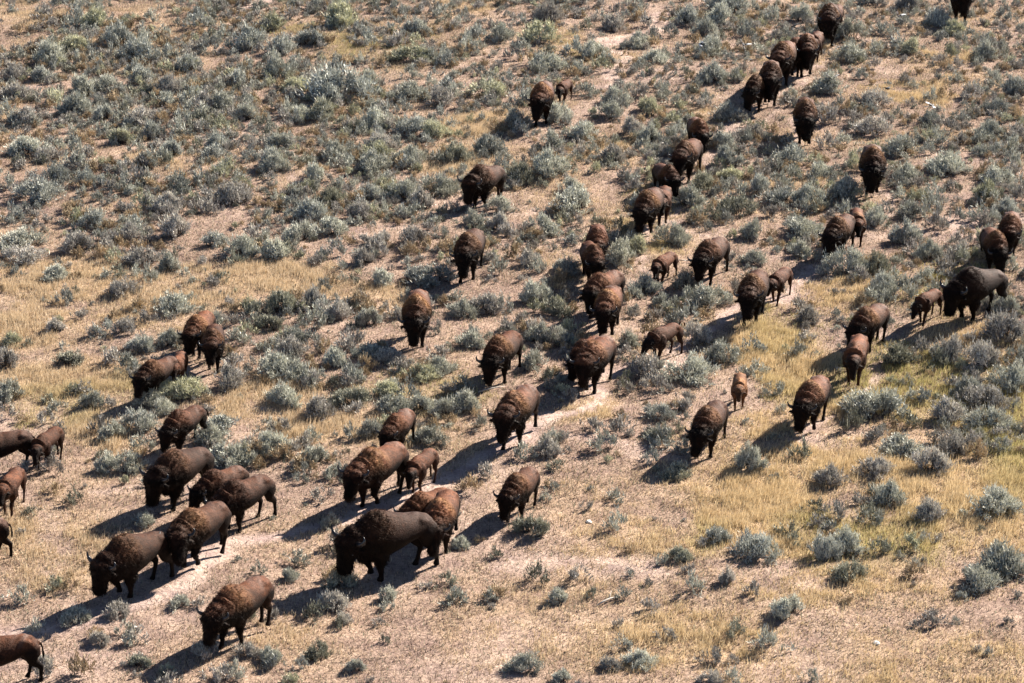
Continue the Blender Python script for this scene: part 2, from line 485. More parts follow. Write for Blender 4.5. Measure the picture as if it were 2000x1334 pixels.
def build_bison(kind, phase, low, turn, pitch, tail, tint, gold, seed):
    """returns body mesh, fur mesh, horn meshes, eye meshes in a standing frame: +X forward, feet at z = 0"""
    K = KIND[kind]; rr = random.Random(seed); P = Parts()
    P.add(torso(K['st']))
    # legs
    zs = K['legz']; lr = K['legr']; ch = K['chaps']
    bot = 0.0
    for side in (-1, 1):
        for front in (True, False):
            ph = phase + (0 if side > 0 else .5) + (0 if front else .3)
            sw = math.sin(2 * math.pi * ph) * (.20 if front else .22)
            lift = max(0.0, math.cos(2 * math.pi * ph)) ** 2 * .10
            if front:
                J = [(.56, .17, .98), (.52, .20, .74), (.46, .19, .58), (.50, .165, .345), (.485, .16, .13), (.52, .16, .055), (.535, .16, .0)]
                Rr = [(.13, .22), (.13, .18), (.105 * ch, .125 * ch), (.075 + .015 * (ch - 1), .082), (.05, .055), (.062, .075), (.07, .085)]
            else:
                J = [(-.66, .15, 1.14), (-.74, .185, .96), (-.74, .20, .80), (-.72, .195, .65), (-.90, .165, .45), (-.87, .16, .30), (-.84, .16, .13), (-.81, .16, .055), (-.79, .16, .0)]
                Rr = [(.12, .22), (.145, .27), (.125, .225), (.09, .145), (.058, .082), (.046, .058), (.045, .052), (.058, .07), (.066, .08)]
            zt = J[0][2]
            pts, rads = [], []
            for (jx, jy, jz), r in zip(J, Rr):
                f = 1 - jz / zt
                bend = lift * (-.9 if front else -.5) * math.exp(-((jz - .3) / .25) ** 2) if not front else lift * .9 * math.exp(-((jz - .36) / .2) ** 2)
                x = jx + sw * f + bend - (lift * 1.0 * (1 - jz / .3) if jz < .3 else 0)
                z = jz + (lift * (1 - jz / zt))
                pts.append((x, jy * side, z)); rads.append((r[0] * lr, r[1] * lr))
            P.add(tube(pts, rads, 12))
        for (mx, my, mz), (m1, m2, m3) in [((-.60, .19, 1.20), (.20, .10, .12)), ((.50, .26, .92), (.22, .11, .30))]:
            q = [(mx - m1, my * side, mz), (mx - m1 * .6, my * side, mz), (mx, my * side, mz), (mx + m1 * .6, my * side, mz), (mx + m1, my * side, mz)]
            P.add(tube(q, [(m2 * .2, m3 * .2), (m2 * .8, m3 * .8), (m2, m3), (m2 * .8, m3 * .8), (m2 * .2, m3 * .2)], 12))
    # neck and head
    hs = K['head']
    poll, A, U, S = head_frame(K, low, turn, pitch)
    c0 = np.array([.66, 0, 1.10]); c1 = np.array([.86, 0, 1.04 - low * .4])
    P.add(tube([c0, c1, poll - U * .03 + A * .05, poll + A * .16 * hs], [(.31, .41), (.28 * hs, .335 * hs), (.23 * hs, .235 * hs), (.15, .15)], 16))
    hl = [(-.07, .13, .11), (.0, .21, .18), (.08, .25, .21), (.18, .232, .205), (.29, .175, .175), (.40, .137, .148), (.50, .12, .128), (.57, .118, .118), (.625, .10, .095), (.665, .055, .05)]
    if kind == 'calf': hl = [(t, a * .80, b * .85) for t, a, b in hl]
    rings = []
    an = np.linspace(0, 2 * np.pi, 16, endpoint=False)
    for t, a, b in hl:
        c = poll + A * t * hs + U * (.02 - .06 * t)
        rings.append(c + np.outer(np.cos(an) * a * hs, S) + np.outer(np.sin(an) * b * hs, U))
    P.add(ring_loft(rings))
    if K['beard'] > 0:
        b0 = poll + A * .42 * hs - U * .11 * hs
        P.add(tube([b0, b0 + np.array([0, 0, -K['beard'] * .8]) - U * .02, b0 + np.array([-.02, 0, -K['beard'] * 1.6])], [(.08, .10), (.055, .07), (.018, .018)], 8))
        P.add(tube([(.84, 0, .78), (.80, 0, .58), (.74, 0, .47)], [(.12 * ch, .16), (.09 * ch, .12), (.04, .05)], 10))
    up = np.array([0, 0, 1.0])
    for sd in (-1, 1):                                                # ears
        e = poll + A * .15 * hs + S * sd * .19 * hs * (1 if kind != 'calf' else .8) - U * .05
        P.add(tube([e, e + S * sd * .09 - U * .02 - up * .015, e + S * sd * .19 - U * .03 - up * .03], [(.035, .03), (.05, .035), (.018, .015)], 8))
    # tail
    if tail == 'up':
        tp = [(-.96, 0, 1.16), (-1.07, .02, 1.30), (-1.20, .03, 1.30), (-1.30, .04, 1.18), (-1.34, .05, 1.04)]
    elif tail == 'out':
        tp = [(-.96, 0, 1.16), (-1.10, .02, 1.18), (-1.22, .05, 1.04), (-1.28, .08, .86), (-1.30, .09, .72)]
    else:
        tp = [(-.96, 0, 1.16), (-1.06, 0, 1.06), (-1.09, .01, .92), (-1.10, .015, .76), (-1.09, .02, .62)]
    P.add(tube(tp, [.05, .035, .028, .045, .03], 8))
    V = np.concatenate(P.V)
    if zs != 1.0: pass
    me = mesh_from('tmp', V, P.P)
    ob = link('tmp', me)
    rm = ob.modifiers.new('r', 'REMESH'); rm.mode = 'VOXEL'; rm.voxel_size = 0.024; rm.use_smooth_shade = True
    sm = ob.modifiers.new('s', 'SMOOTH'); sm.factor = 0.5; sm.iterations = 8
    dg = bpy.context.evaluated_depsgraph_get()
    body = bpy.data.meshes.new_from_object(ob.evaluated_get(dg))
    bpy.data.objects.remove(ob); bpy.data.meshes.remove(me)
    n = len(body.vertices)
    co = np.empty(n * 3, np.float32); body.vertices.foreach_get('co', co); co = co.reshape(-1, 3).astype(float)
    no = np.empty(n * 3, np.float32); body.vertices.foreach_get('normal', no); no = no.reshape(-1, 3).astype(float)
    # gentle lumpiness of the coat
    fr = np.clip((co[:, 0] - .02) / .22, 0, 1)
    lum = .004 * vnoise(co[:, 0] * .8 - co[:, 1], co[:, 2] + .5 * co[:, 1], .13, seed % 50 + 20) + .014 * fr + .007 * fr * vnoise(co[:, 0] + .7 * co[:, 1], co[:, 2] + .45 * co[:, 1] - .3 * co[:, 0], .17, seed % 50 + 60)
    co = co + no * lum[:, None] * np.clip((co[:, 2] - .35) / .3, 0, 1)[:, None]
    zmin = co[:, 2].min(); co[:, 2] -= zmin
    body.vertices.foreach_set('co', co.astype(np.float32).ravel())
    # coat tones, with flank shade, lit back and rump sheen painted in
    bright = rr.uniform(.65, 1.3) * (.55 if kind == 'bull' else 1)
    dusty = {'cow': .75, 'bull': .35, 'calf': .2}[kind] * rr.random()  # pale rump patch: dust, and the sheen of the back painted in
    def coat_colour(c):
        x, y, z = c[:, 0], c[:, 1], c[:, 2]
        red = np.array([0.115, 0.041, 0.018]); brown = np.array([0.058, 0.0235, 0.0128]); dark = np.array([0.0022, 0.0011, 0.0009])
        if kind == 'calf' and tint > .9: red = np.array([0.20, 0.09, 0.04]); dark = np.array([0.05, 0.022, 0.012])
        body_c = brown * (1 - tint) + red * tint
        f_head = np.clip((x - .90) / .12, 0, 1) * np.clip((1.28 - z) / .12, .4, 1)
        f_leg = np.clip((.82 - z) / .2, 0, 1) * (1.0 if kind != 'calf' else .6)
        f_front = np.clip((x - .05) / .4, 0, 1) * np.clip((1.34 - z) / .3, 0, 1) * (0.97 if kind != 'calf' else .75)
        f_low_shade = np.clip((1.34 - z) / .34, 0, 1) * (0.96 if kind != 'calf' else .74)  # dark lower sides; also paints flank shade so the back looks lit
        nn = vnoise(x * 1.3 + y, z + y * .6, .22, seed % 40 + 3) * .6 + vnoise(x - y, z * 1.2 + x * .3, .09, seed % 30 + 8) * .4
        d = np.clip(np.maximum.reduce([f_head * .95, f_leg, f_front, f_low_shade]) + .14 * nn, 0, 1)[:, None]
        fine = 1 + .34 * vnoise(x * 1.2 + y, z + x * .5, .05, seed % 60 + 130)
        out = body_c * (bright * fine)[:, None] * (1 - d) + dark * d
        blot = 1 + .38 * vnoise(x * .8 + y * .9, z + y * .4, .34, seed % 60 + 90) + .2 * vnoise(x + y, z - y * .6, .13, seed % 60 + 95)
        out = out * np.clip(blot, .45, 1.7)[:, None]
        dust_sheen = dusty * np.clip((z - 1.14) / .18, 0, 1) * np.clip((-.12 - x) / .3, 0, 1) * np.clip(.45 + .9 * vnoise(x * 1.4 - y, y + z, .2, seed % 60 + 30), 0, 1)
        out = out * (1 - dust_sheen[:, None]) + np.array([0.17, 0.118, 0.098]) * dust_sheen[:, None]
        g = gold * np.exp(-((x - .42) / .30) ** 2) * np.clip((z - .98) / .35, 0, 1) * np.clip(.75 + .9 * nn, 0, 1.3)
        g = np.clip(g * (1 - f_head), 0, 1)[:, None]
        return out * (1 - g) + np.array([0.30, 0.155, 0.065]) * g
    cl = coat_colour(co)
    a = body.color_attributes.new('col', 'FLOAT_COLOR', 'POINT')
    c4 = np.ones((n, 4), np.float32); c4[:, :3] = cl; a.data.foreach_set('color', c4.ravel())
    body.materials.clear(); body.materials.append(M_COAT); body.name = 'bison_body'
    # woolly hair
    g2 = np.random.default_rng(seed)
    x, z = co[:, 0], co[:, 2]
    wgt = 0.8 + 1.2 * np.clip((x - .05) / .4, 0, 1) * np.clip((z - .35) / .2, 0, 1)
    nh = 15000 if kind != 'calf' else 3500
    idx = g2.choice(n, nh, p=wgt / wgt.sum())
    p0, nn0 = co[idx], no[idx]
    front = np.clip((p0[:, 0] - .05) / .4, 0, 1)
    ln = (0.028 + 0.050 * front * np.clip((p0[:, 2] - .3) / .3, 0, 1)) * g2.uniform(.6, 1.4, nh) * (1.0 if kind != 'calf' else .7)
    under = front * np.clip((.72 - p0[:, 2]) / .2, 0, 1) * np.clip((p0[:, 2] - .30) / .1, 0, 1)
    ln += under * .05 * ch
    flow = np.array([-.6, 0, -.8]); flow = flow - nn0 * (nn0 @ flow)[:, None]
    dirv = flow + nn0 * (.14 + .12 * front[:, None]) + g2.normal(0, .12, (nh, 3))
    cell = np.floor(p0 / .075 + 50).astype(int)
    hsh = (cell[:, 0] * 73856093 ^ cell[:, 1] * 19349663 ^ cell[:, 2] * 83492791) % 997
    lut = g2.normal(0, 1, (997, 3)); dirv += lut[hsh] * (.05 + .15 * front)[:, None]
    dirv /= np.linalg.norm(dirv, axis=1, keepdims=True)
    sv = np.cross(dirv, g2.normal(0, 1, (nh, 3))); sv /= np.linalg.norm(sv, axis=1, keepdims=True) + 1e-6
    wd = (.0032 + .0015 * front)[:, None]
    HV = np.stack([p0 - sv * wd - nn0 * .004, p0 + sv * wd - nn0 * .004, p0 + dirv * ln[:, None]], 1).reshape(-1, 3)
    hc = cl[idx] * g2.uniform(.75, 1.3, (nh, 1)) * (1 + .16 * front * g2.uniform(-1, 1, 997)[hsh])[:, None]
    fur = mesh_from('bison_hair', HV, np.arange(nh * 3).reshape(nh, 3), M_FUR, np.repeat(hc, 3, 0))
    # horns and eyes
    hornm, eyem = [], []
    sc = K['horn'] * hs
    for sd in (-1, 1):
        h0 = poll + A * .05 * hs + S * sd * .20 * hs * (1 if kind != 'calf' else .8) + U * .05
        h0[2] -= zmin
        if kind == 'calf':
            hp = [h0, h0 + S * sd * .08 + up * .01, h0 + S * sd * .11 + up * .05]; hr = [.022, .018, .006]
        else:
            hp = [h0, h0 + (S * sd * .10 + up * .005) * sc, h0 + (S * sd * .16 + up * .04) * sc, h0 + (S * sd * .185 + up * .11) * sc, h0 + (S * sd * .165 + up * .17) * sc]
            hr = [.045 * sc, .041 * sc, .033 * sc, .02 * sc, .005]
        HVv, HP = tube(hp, hr, 10)
        hornm.append(mesh_from('bison_horn', HVv, HP, M_HORN, smooth=True))
        e0 = poll + A * .26 * hs + S * sd * .185 * hs * (1 if kind != 'calf' else .8) + U * .06
        e0[2] -= zmin
        EV, EP = tube([e0 - S * sd * .02, e0 - S * sd * .005, e0 + S * sd * .008, e0 + S * sd * .015], [.012, .026, .022, .008], 8)
        eyem.append(mesh_from('bison_eye', EV, EP, M_EYE, smooth=True))
    return body, fur, hornm, eyem, co

# kind, box in the photo (x0, y0, x1, y1), heading (0 = towards the camera, + = to its left), head turn, head drop, tail, tint, gold, label, short name
B = [
 ('cow', (-92, 1235, 66, 1352), 72, 0, .0, 'down', .3, .0, 'brown bison cut off at the lower left corner, only its rump and hind legs showing', 'the corner bison'),
 ('cow', (389, 1124, 537, 1268), 50, 5, .06, 'down', .45, .35, 'horned brown bison, front-most of the whole herd, walking alone below the main file', 'the front-most bison'),
 ('bull', (176, 1038, 341, 1168), 62, 5, .16, 'down', .25, .15, 'massive dark bull with lowered head and upright horn, leading the file on the pale trail', 'the leading bull'),
 ('cow', (318, 978, 453, 1109), 46, 30, .08, 'down', .35, .45, 'broad-faced horned bison with tan shoulders, following the leading bull', 'the tan-shouldered follower'),
 ('cow', (374, 918, 484, 1010), 66, 0, .05, 'down', .3, .0, 'dark bison mostly hidden behind a slimmer young male in the left file', 'the half-hidden dark bison'),
 ('cow', (405, 926, 533, 1042), 66, -5, .12, 'down', .3, .0, 'slim young male bison with long thin hind legs, in front of a dark hidden one', 'the slim young male'),
 ('bull', (282, 876, 417, 998), 58, 5, .1, 'down', .2, .12, 'dark bison with white-lit curved horn and grey flat back, above the tan-shouldered one', 'the grey-backed bison'),
 ('cow', (307, 797, 408, 890), 55, 5, .12, 'out', .35, .05, 'dark brown bison with tail swinging out, head down beside the large pale bush', 'the tail-swinging bison'),
 ('cow', (259, 697, 350, 782), 38, 5, .1, 'down', .25, .2, 'bison with pale ridged back and legs sunk in grass, a calf close behind it', 'the ridged-back bison'),
 ('calf', (328, 685, 368, 757), 12, 0, .0, 'down', .7, .0, 'reddish calf tucked behind the bison with the pale ridged back', 'the tucked-in calf'),
 ('cow', (352, 606, 420, 702), 28, 8, .1, 'down', .65, .6, 'golden-humped bison with one pointed horn, in the upper left pair', 'the golden-humped bison'),
 ('cow', (391, 632, 440, 729), 6, 0, .02, 'down', .35, .3, 'greyish bison facing the camera, standing against a golden-humped one', 'the greyish pair-mate'),
 ('cow', (-70, 838, 55, 932), 62, 0, .05, 'down', .35, .0, 'adult bison cut by the left edge, rounded pale rump beside a small calf', 'the left-edge adult'),
 ('calf', (57, 832, 123, 917), 46, 15, .1, 'down', .45, .0, 'thin dark calf with one ear out, lowering its head at the left edge adult', 'the thin left calf'),
 ('calf', (-10, 911, 49, 1008), 36, 10, .0, 'down', .75, .0, 'reddish yearling half in view below the left-edge adult', 'the reddish yearling'),
 ('cow', (-130, 1004, 13, 1100), 75, 0, .0, 'down', .3, .0, 'bison of which only the rump shows at the left edge below the yearling', 'the edge rump'),
 ('cow', (666, 862, 800, 990), 36, 12, .1, 'down', .5, .5, 'big wide-headed bison with shaggy golden shoulder, calf at its hindquarters', 'the wide-headed bison'),
 ('cow', (738, 812, 812, 895), 38, 0, .06, 'down', .55, .1, 'plum-brown bison seen behind the wide-headed one, head hidden', 'the plum-brown bison'),
 ('calf', (784, 875, 857, 962), 44, 20, .12, 'down', .35, .0, 'grey-brown calf with lowered head, at the heels of the wide-headed bison', 'the heel calf'),
 ('cow', (773, 953, 885, 1050), 64, 0, .06, 'down', .8, .1, 'red-brown bison mostly hidden between the great black bull and another cow', 'the red hidden bison'),
 ('cow', (822, 955, 899, 1087), 22, 8, .12, 'down', .6, .45, 'broad-browed bison looking out from behind the great black bull', 'the broad-browed bison'),
 ('bull', (656, 995, 857, 1136), 66, 5, .12, 'down', .15, .05, 'great black bull with hanging beard striding left in full profile', 'the great black bull'),
 ('cow', (967, 911, 1056, 1022), 34, 8, .1, 'down', .85, .3, 'red-brown young bison with small spike horn behind a round dark bush', 'the red-brown young bison'),
 ('cow', (959, 750, 1053, 880), 28, 12, .06, 'down', .3, .5, 'bison with ringed horns stepping down the pale trail, long shadow beside it', 'the trail stepper'),
 ('cow', (934, 645, 1023, 754), 38, 12, .1, 'down', .55, .5, 'bison with golden hump and one slim horn, alone above the trail stepper', 'the slim-horned bison'),
 ('cow', (1119, 655, 1203, 769), 26, 5, .06, 'down', .5, .3, 'long-faced bison with white gleam on its back, shadow on the trail bend', 'the gleaming-backed bison'),
 ('cow', (1104, 655, 1182, 748), 38, 5, .16, 'down', .5, .0, 'bison almost wholly hidden behind the long-faced one with gleaming back', 'the hidden partner'),
 ('cow', (1154, 556, 1218, 662), 8, 0, .06, 'down', .5, .75, 'golden-backed bison facing the camera, front-most of the tight column', 'the golden column leader'),
 ('cow', (1134, 527, 1221, 622), 28, 25, .1, 'down', .45, .3, 'dark-headed bison pressed behind the golden-backed column leader', 'the pressed-in bison'),
 ('cow', (1131, 470, 1188, 562), -8, 0, .12, 'down', .35, .3, 'bison with lowered round head turned right, third from front of tight column', 'the round-headed bison'),
 ('cow', (1145, 437, 1188, 525), 14, 0, .0, 'down', .55, .0, 'last bison of the tight column, only its brown back showing', 'the column tail-ender'),
 ('calf', (1269, 491, 1324, 562), 40, 15, .1, 'out', .5, .0, 'small calf with flicked tail standing between the tight column and a dark cow', 'the flick-tailed calf'),
 ('cow', (1346, 462, 1427, 557), 34, 10, .1, 'down', .45, .3, 'dark cow with curved-in horns and shaggy front, head down by a small calf', 'the shaggy dark cow'),
 ('calf', (1251, 626, 1338, 713), 58, 5, .06, 'up', .45, .0, 'dark calf in profile with arched tail, crossing the track alone', 'the arched-tail calf'),
 ('cow', (784, 564, 843, 679), 10, 0, .06, 'down', .6, .8, 'bison with a golden stripe down its back, walking alone at mid left', 'the gold-striped bison'),
 ('cow', (882, 446, 947, 553), 24, 5, .1, 'down', .3, .5, 'greyish bison with pale patch on the shoulder, beside a big dark bush', 'the pale-shouldered bison'),
 ('bull', (900, 324, 990, 408), 56, 5, .1, 'down', .45, .15, 'dark stocky bull with upright white-lit horn, alone on the upper slope', 'the stocky lone bull'),
 ('cow', (1032, 157, 1082, 248), 16, 5, .1, 'down', .55, .6, 'pale-backed cow wading through brush with a calf at her right flank', 'the brush-wading cow'),
 ('calf', (1082, 154, 1120, 208), 26, 10, .06, 'down', .75, .0, 'reddish calf beside the pale-backed cow wading through brush', 'the brush calf'),
 ('cow', (1229, 365, 1300, 460), 26, 5, .1, 'down', .6, .6, 'pale golden bison with drooping face, a grey calf just behind', 'the drooping-faced bison'),
 ('calf', (1277, 362, 1313, 436), 16, 0, .0, 'down', .4, .0, 'grey-brown calf behind the pale golden bison with drooping face', 'the grey calf'),
 ('cow', (1274, 318, 1333, 390), -30, 0, .12, 'down', .4, .2, 'dark bison turned to the right with its head down above a grey calf', 'the right-turned bison'),
 ('cow', (1308, 270, 1372, 358), 24, 12, .06, 'down', .4, .35, 'dusty-brown bison in the middle of the upper file, dark face in shadow', 'the dusty-brown bison'),
 ('cow', (1341, 228, 1387, 308), 6, 0, .06, 'down', .55, .4, 'bison with pale rump and bowed head, last of the middle file', 'the bow-headed bison'),
 ('cow', (1553, 189, 1593, 281), -10, -5, .06, 'down', .35, .5, 'narrow dark bison facing the camera alone on a dusty patch at upper right', 'the narrow dark bison'),
 ('cow', (1678, 281, 1731, 382), -18, 0, .06, 'out', .25, .5, 'black bison with tail swung left and pale-lit ribs, alone at right', 'the tail-left black bison'),
 ('cow', (1449, 143, 1507, 219), 18, 5, .08, 'down', .5, .3, 'leading bison of the upper right file, big dark shadow to its left', 'the upper file leader'),
 ('cow', (1482, 117, 1528, 207), 6, 0, .0, 'down', .6, .4, 'smaller bison with pale spine, second in the upper right file', 'the second-in-file bison'),
 ('cow', (1497, 79, 1558, 172), 20, 5, .06, 'down', .5, .4, 'tall bison with light ridge, third in the upper right file', 'the light-ridged bison'),
 ('cow', (1529, 72, 1575, 150), 12, 0, .0, 'down', .35, .0, 'dark bison of which only the hump shows, fourth in the upper right file', 'the hump-only bison'),
 ('cow', (1555, 64, 1596, 151), 6, 0, .04, 'down', .4, .45, 'dark-fronted bison in dust with raised tan brow, fifth in upper right file', 'the dusty fifth bison'),
 ('calf', (1577, 60, 1609, 122), 14, 0, .0, 'down', .6, .0, 'reddish younger bison behind the dusty fifth one of the upper right file', 'the reddish follower'),
 ('cow', (1597, 4, 1642, 91), 10, 0, .06, 'down', .4, .4, 'bison with wide flat brow at the top of the upper right file', 'the flat-browed bison'),
 ('calf', (1618, 8, 1649, 68), 16, 0, .0, 'down', .6, .0, 'brown yearling showing behind the flat-browed bison near the top edge', 'the top yearling'),
 ('cow', (1855, -48, 1901, 46), -4, 0, .04, 'down', .2, .0, 'black bison cut by the top edge, only its chest and legs in view', 'the top-edge black bison'),
 ('cow', (1600, 417, 1674, 509), 36, 10, .12, 'down', .5, .6, 'moulting bison with ragged pale wool hanging from its hump', 'the moulting bison'),
 ('calf', (1659, 405, 1691, 482), 4, 0, .0, 'down', .55, .5, 'lean tan-backed calf following the moulting bison', 'the lean tan calf'),
 ('cow', (1436, 526, 1503, 636), 20, 5, .1, 'down', .4, .4, 'pale-backed bison with long drooping head and jagged shadow, a youngster behind', 'the jagged-shadow bison'),
 ('calf', (1494, 521, 1549, 598), 42, 0, .04, 'down', .4, .0, 'dark yearling with its head hidden behind the jagged-shadow bison', 'the head-hidden yearling'),
 ('bull', (1842, 520, 1969, 628), 62, 5, .12, 'down', .15, .0, 'huge black bull with pale grey rump, right side, facing a small calf', 'the grey-rumped bull'),
 ('calf', (1776, 560, 1844, 637), 40, 10, .06, 'up', .5, .0, 'brown calf with arched tail, in front of the grey-rumped black bull', 'the bull-front calf'),
 ('cow', (1914, 443, 1972, 535), 6, 0, .12, 'down', .6, .4, 'wide-browed bison above the grey-rumped bull, another at its shoulder', 'the wide-browed right bison'),
 ('cow', (1948, 412, 1998, 502), 12, 0, .04, 'down', .6, .3, 'red-brown bison at the right edge behind a wide-browed one', 'the right-edge bison'),
 ('cow', (1650, 592, 1738, 692), 28, 0, .14, 'down', .45, .7, 'golden-shouldered cow with very long curved horns behind a yearling', 'the long-horned cow'),
 ('calf', (1645, 644, 1698, 753), 6, 0, .02, 'down', .6, .1, 'rounded brown yearling facing the camera in front of the long-horned cow', 'the rounded yearling'),
 ('cow', (1543, 732, 1623, 846), 22, 5, .1, 'down', .45, .5, 'straight-browed bison with pale rump stripes in golden grass, solid shadow beside', 'the straight-browed bison'),
 ('calf', (1431, 727, 1457, 804), 6, 0, .0, 'down', .95, .5, 'tiny light orange calf with white socks standing by itself', 'the tiny orange calf'),
 ('cow', (1338, 781, 1425, 894), 28, 8, .08, 'down', .5, .35, 'bison with white-tipped horns, last before the golden grass at lower right', 'the white-tipped bison'),
]
GROUP_A, GROUP_C = 'adult bison walking down the sagebrush slope', 'bison calves and yearlings among the herd'

def place_bison():
    spots = []
    for i, (kind, box, head, turn, low, tail, tint, gold, label, nick) in enumerate(B):
        rr = random.Random(300 + i)
        pitch = math.radians(rr.uniform(58, 70) if kind != 'calf' else rr.uniform(45, 58))
        if kind == 'bull': pitch = math.radians(rr.uniform(68, 76)); low *= .5
        body, fur, horns, eyes, co = build_bison(kind, rr.random(), low + rr.uniform(-.03, .16 if kind != 'bull' else .05), math.radians(turn + rr.uniform(-12, 12)), pitch, tail, tint, gold, 500 + i)
        base = {'cow': 1.0, 'bull': 1.12, 'calf': .66}[kind]
        lo, hi = {'cow': (.78, 1.2), 'bull': (.95, 1.28), 'calf': (.46, .92)}[kind]
        best = None
        for off in ([0] if i in (0, 12, 15) else range(-28, 21, 4)):      # settle heading, size and place so that it fills its box
            phi = math.radians(head + (off if head >= 0 else -off))
            th_ = math.atan2(-math.cos(phi), -math.sin(phi))
            Rz = np.array([[math.cos(th_), -math.sin(th_), 0], [math.sin(th_), math.cos(th_), 0], [0, 0, 1]])
            c = co[::11] @ Rz.T
            s = base
            x, y, z = unproject((box[0] + box[2]) / 2, box[3] - 8)
            for it in range(12):
                z = float(ground_z(x, y)) - 0.02
                p = project(c * s + np.array([x, y, z]))
                x0, y0, x1, y1 = p[:, 0].min(), p[:, 1].min(), p[:, 0].max(), p[:, 1].max()
                f = F / (y * CP + (CAMZ - z) * SP)
                x += ((box[0] + box[2]) - (x0 + x1)) / 2 / f
                y -= (box[3] - y1) / (f * math.sin(PITCH + (y1 - H / 2) / F)) * .8
                s = min(hi, max(lo, s * ((box[3] - box[1]) / (y1 - y0)) ** .5))
            e = abs((x1 - x0) / (box[2] - box[0]) - 1) + .006 * abs(off) + abs((y1 - y0) / (box[3] - box[1]) - 1)
            if best is None or e < best[0]: best = (e, th_, s, x, y, x1 - x0, y1 - y0, off)
        e, th, s, x, y, bw, bh, off = best
        print('FIT %2d %-4s s=%.2f off %d w %.0f/%.0f h %.0f/%.0f  %s' % (i, kind, s, off, bw, box[2] - box[0], bh, box[3] - box[1], nick))
        name = 'bison_calf' if kind == 'calf' else 'bison'
        root = empty(name, (x, y, float(ground_z(x, y)) - .02), th, s)
        tag(root, label, 'bison calf' if kind == 'calf' else 'bison', GROUP_C if kind == 'calf' else GROUP_A)
        link('body', body, root); link('wool', fur, root)
        for h in horns: link('horn', h, root)
        for e in eyes: link('eye', e, root)
        spots.append(((box[0] + box[2]) / 2, (box[1] + box[3]) / 2, (box[2] - box[0]) / 2, (box[3] - box[1]) / 2, nick, x, y))
    return spots

SPOTS = place_bison()

# ------------------------------------------------------------------ sagebrush
PAL = {  # leaf colours, from and to
    'g': ((0.22, 0.225, 0.18), (0.74, 0.735, 0.63)), 'b': ((0.15, 0.16, 0.145), (0.64, 0.645, 0.57)), 'y': ((0.22, 0.225, 0.15), (0.68, 0.67, 0.50)),
    'p': ((0.19, 0.17, 0.15), (0.68, 0.64, 0.57)), 'd': ((0.10, 0.105, 0.08), (0.50, 0.49, 0.38)), 's': ((0.30, 0.215, 0.125), (0.64, 0.50, 0.33))}

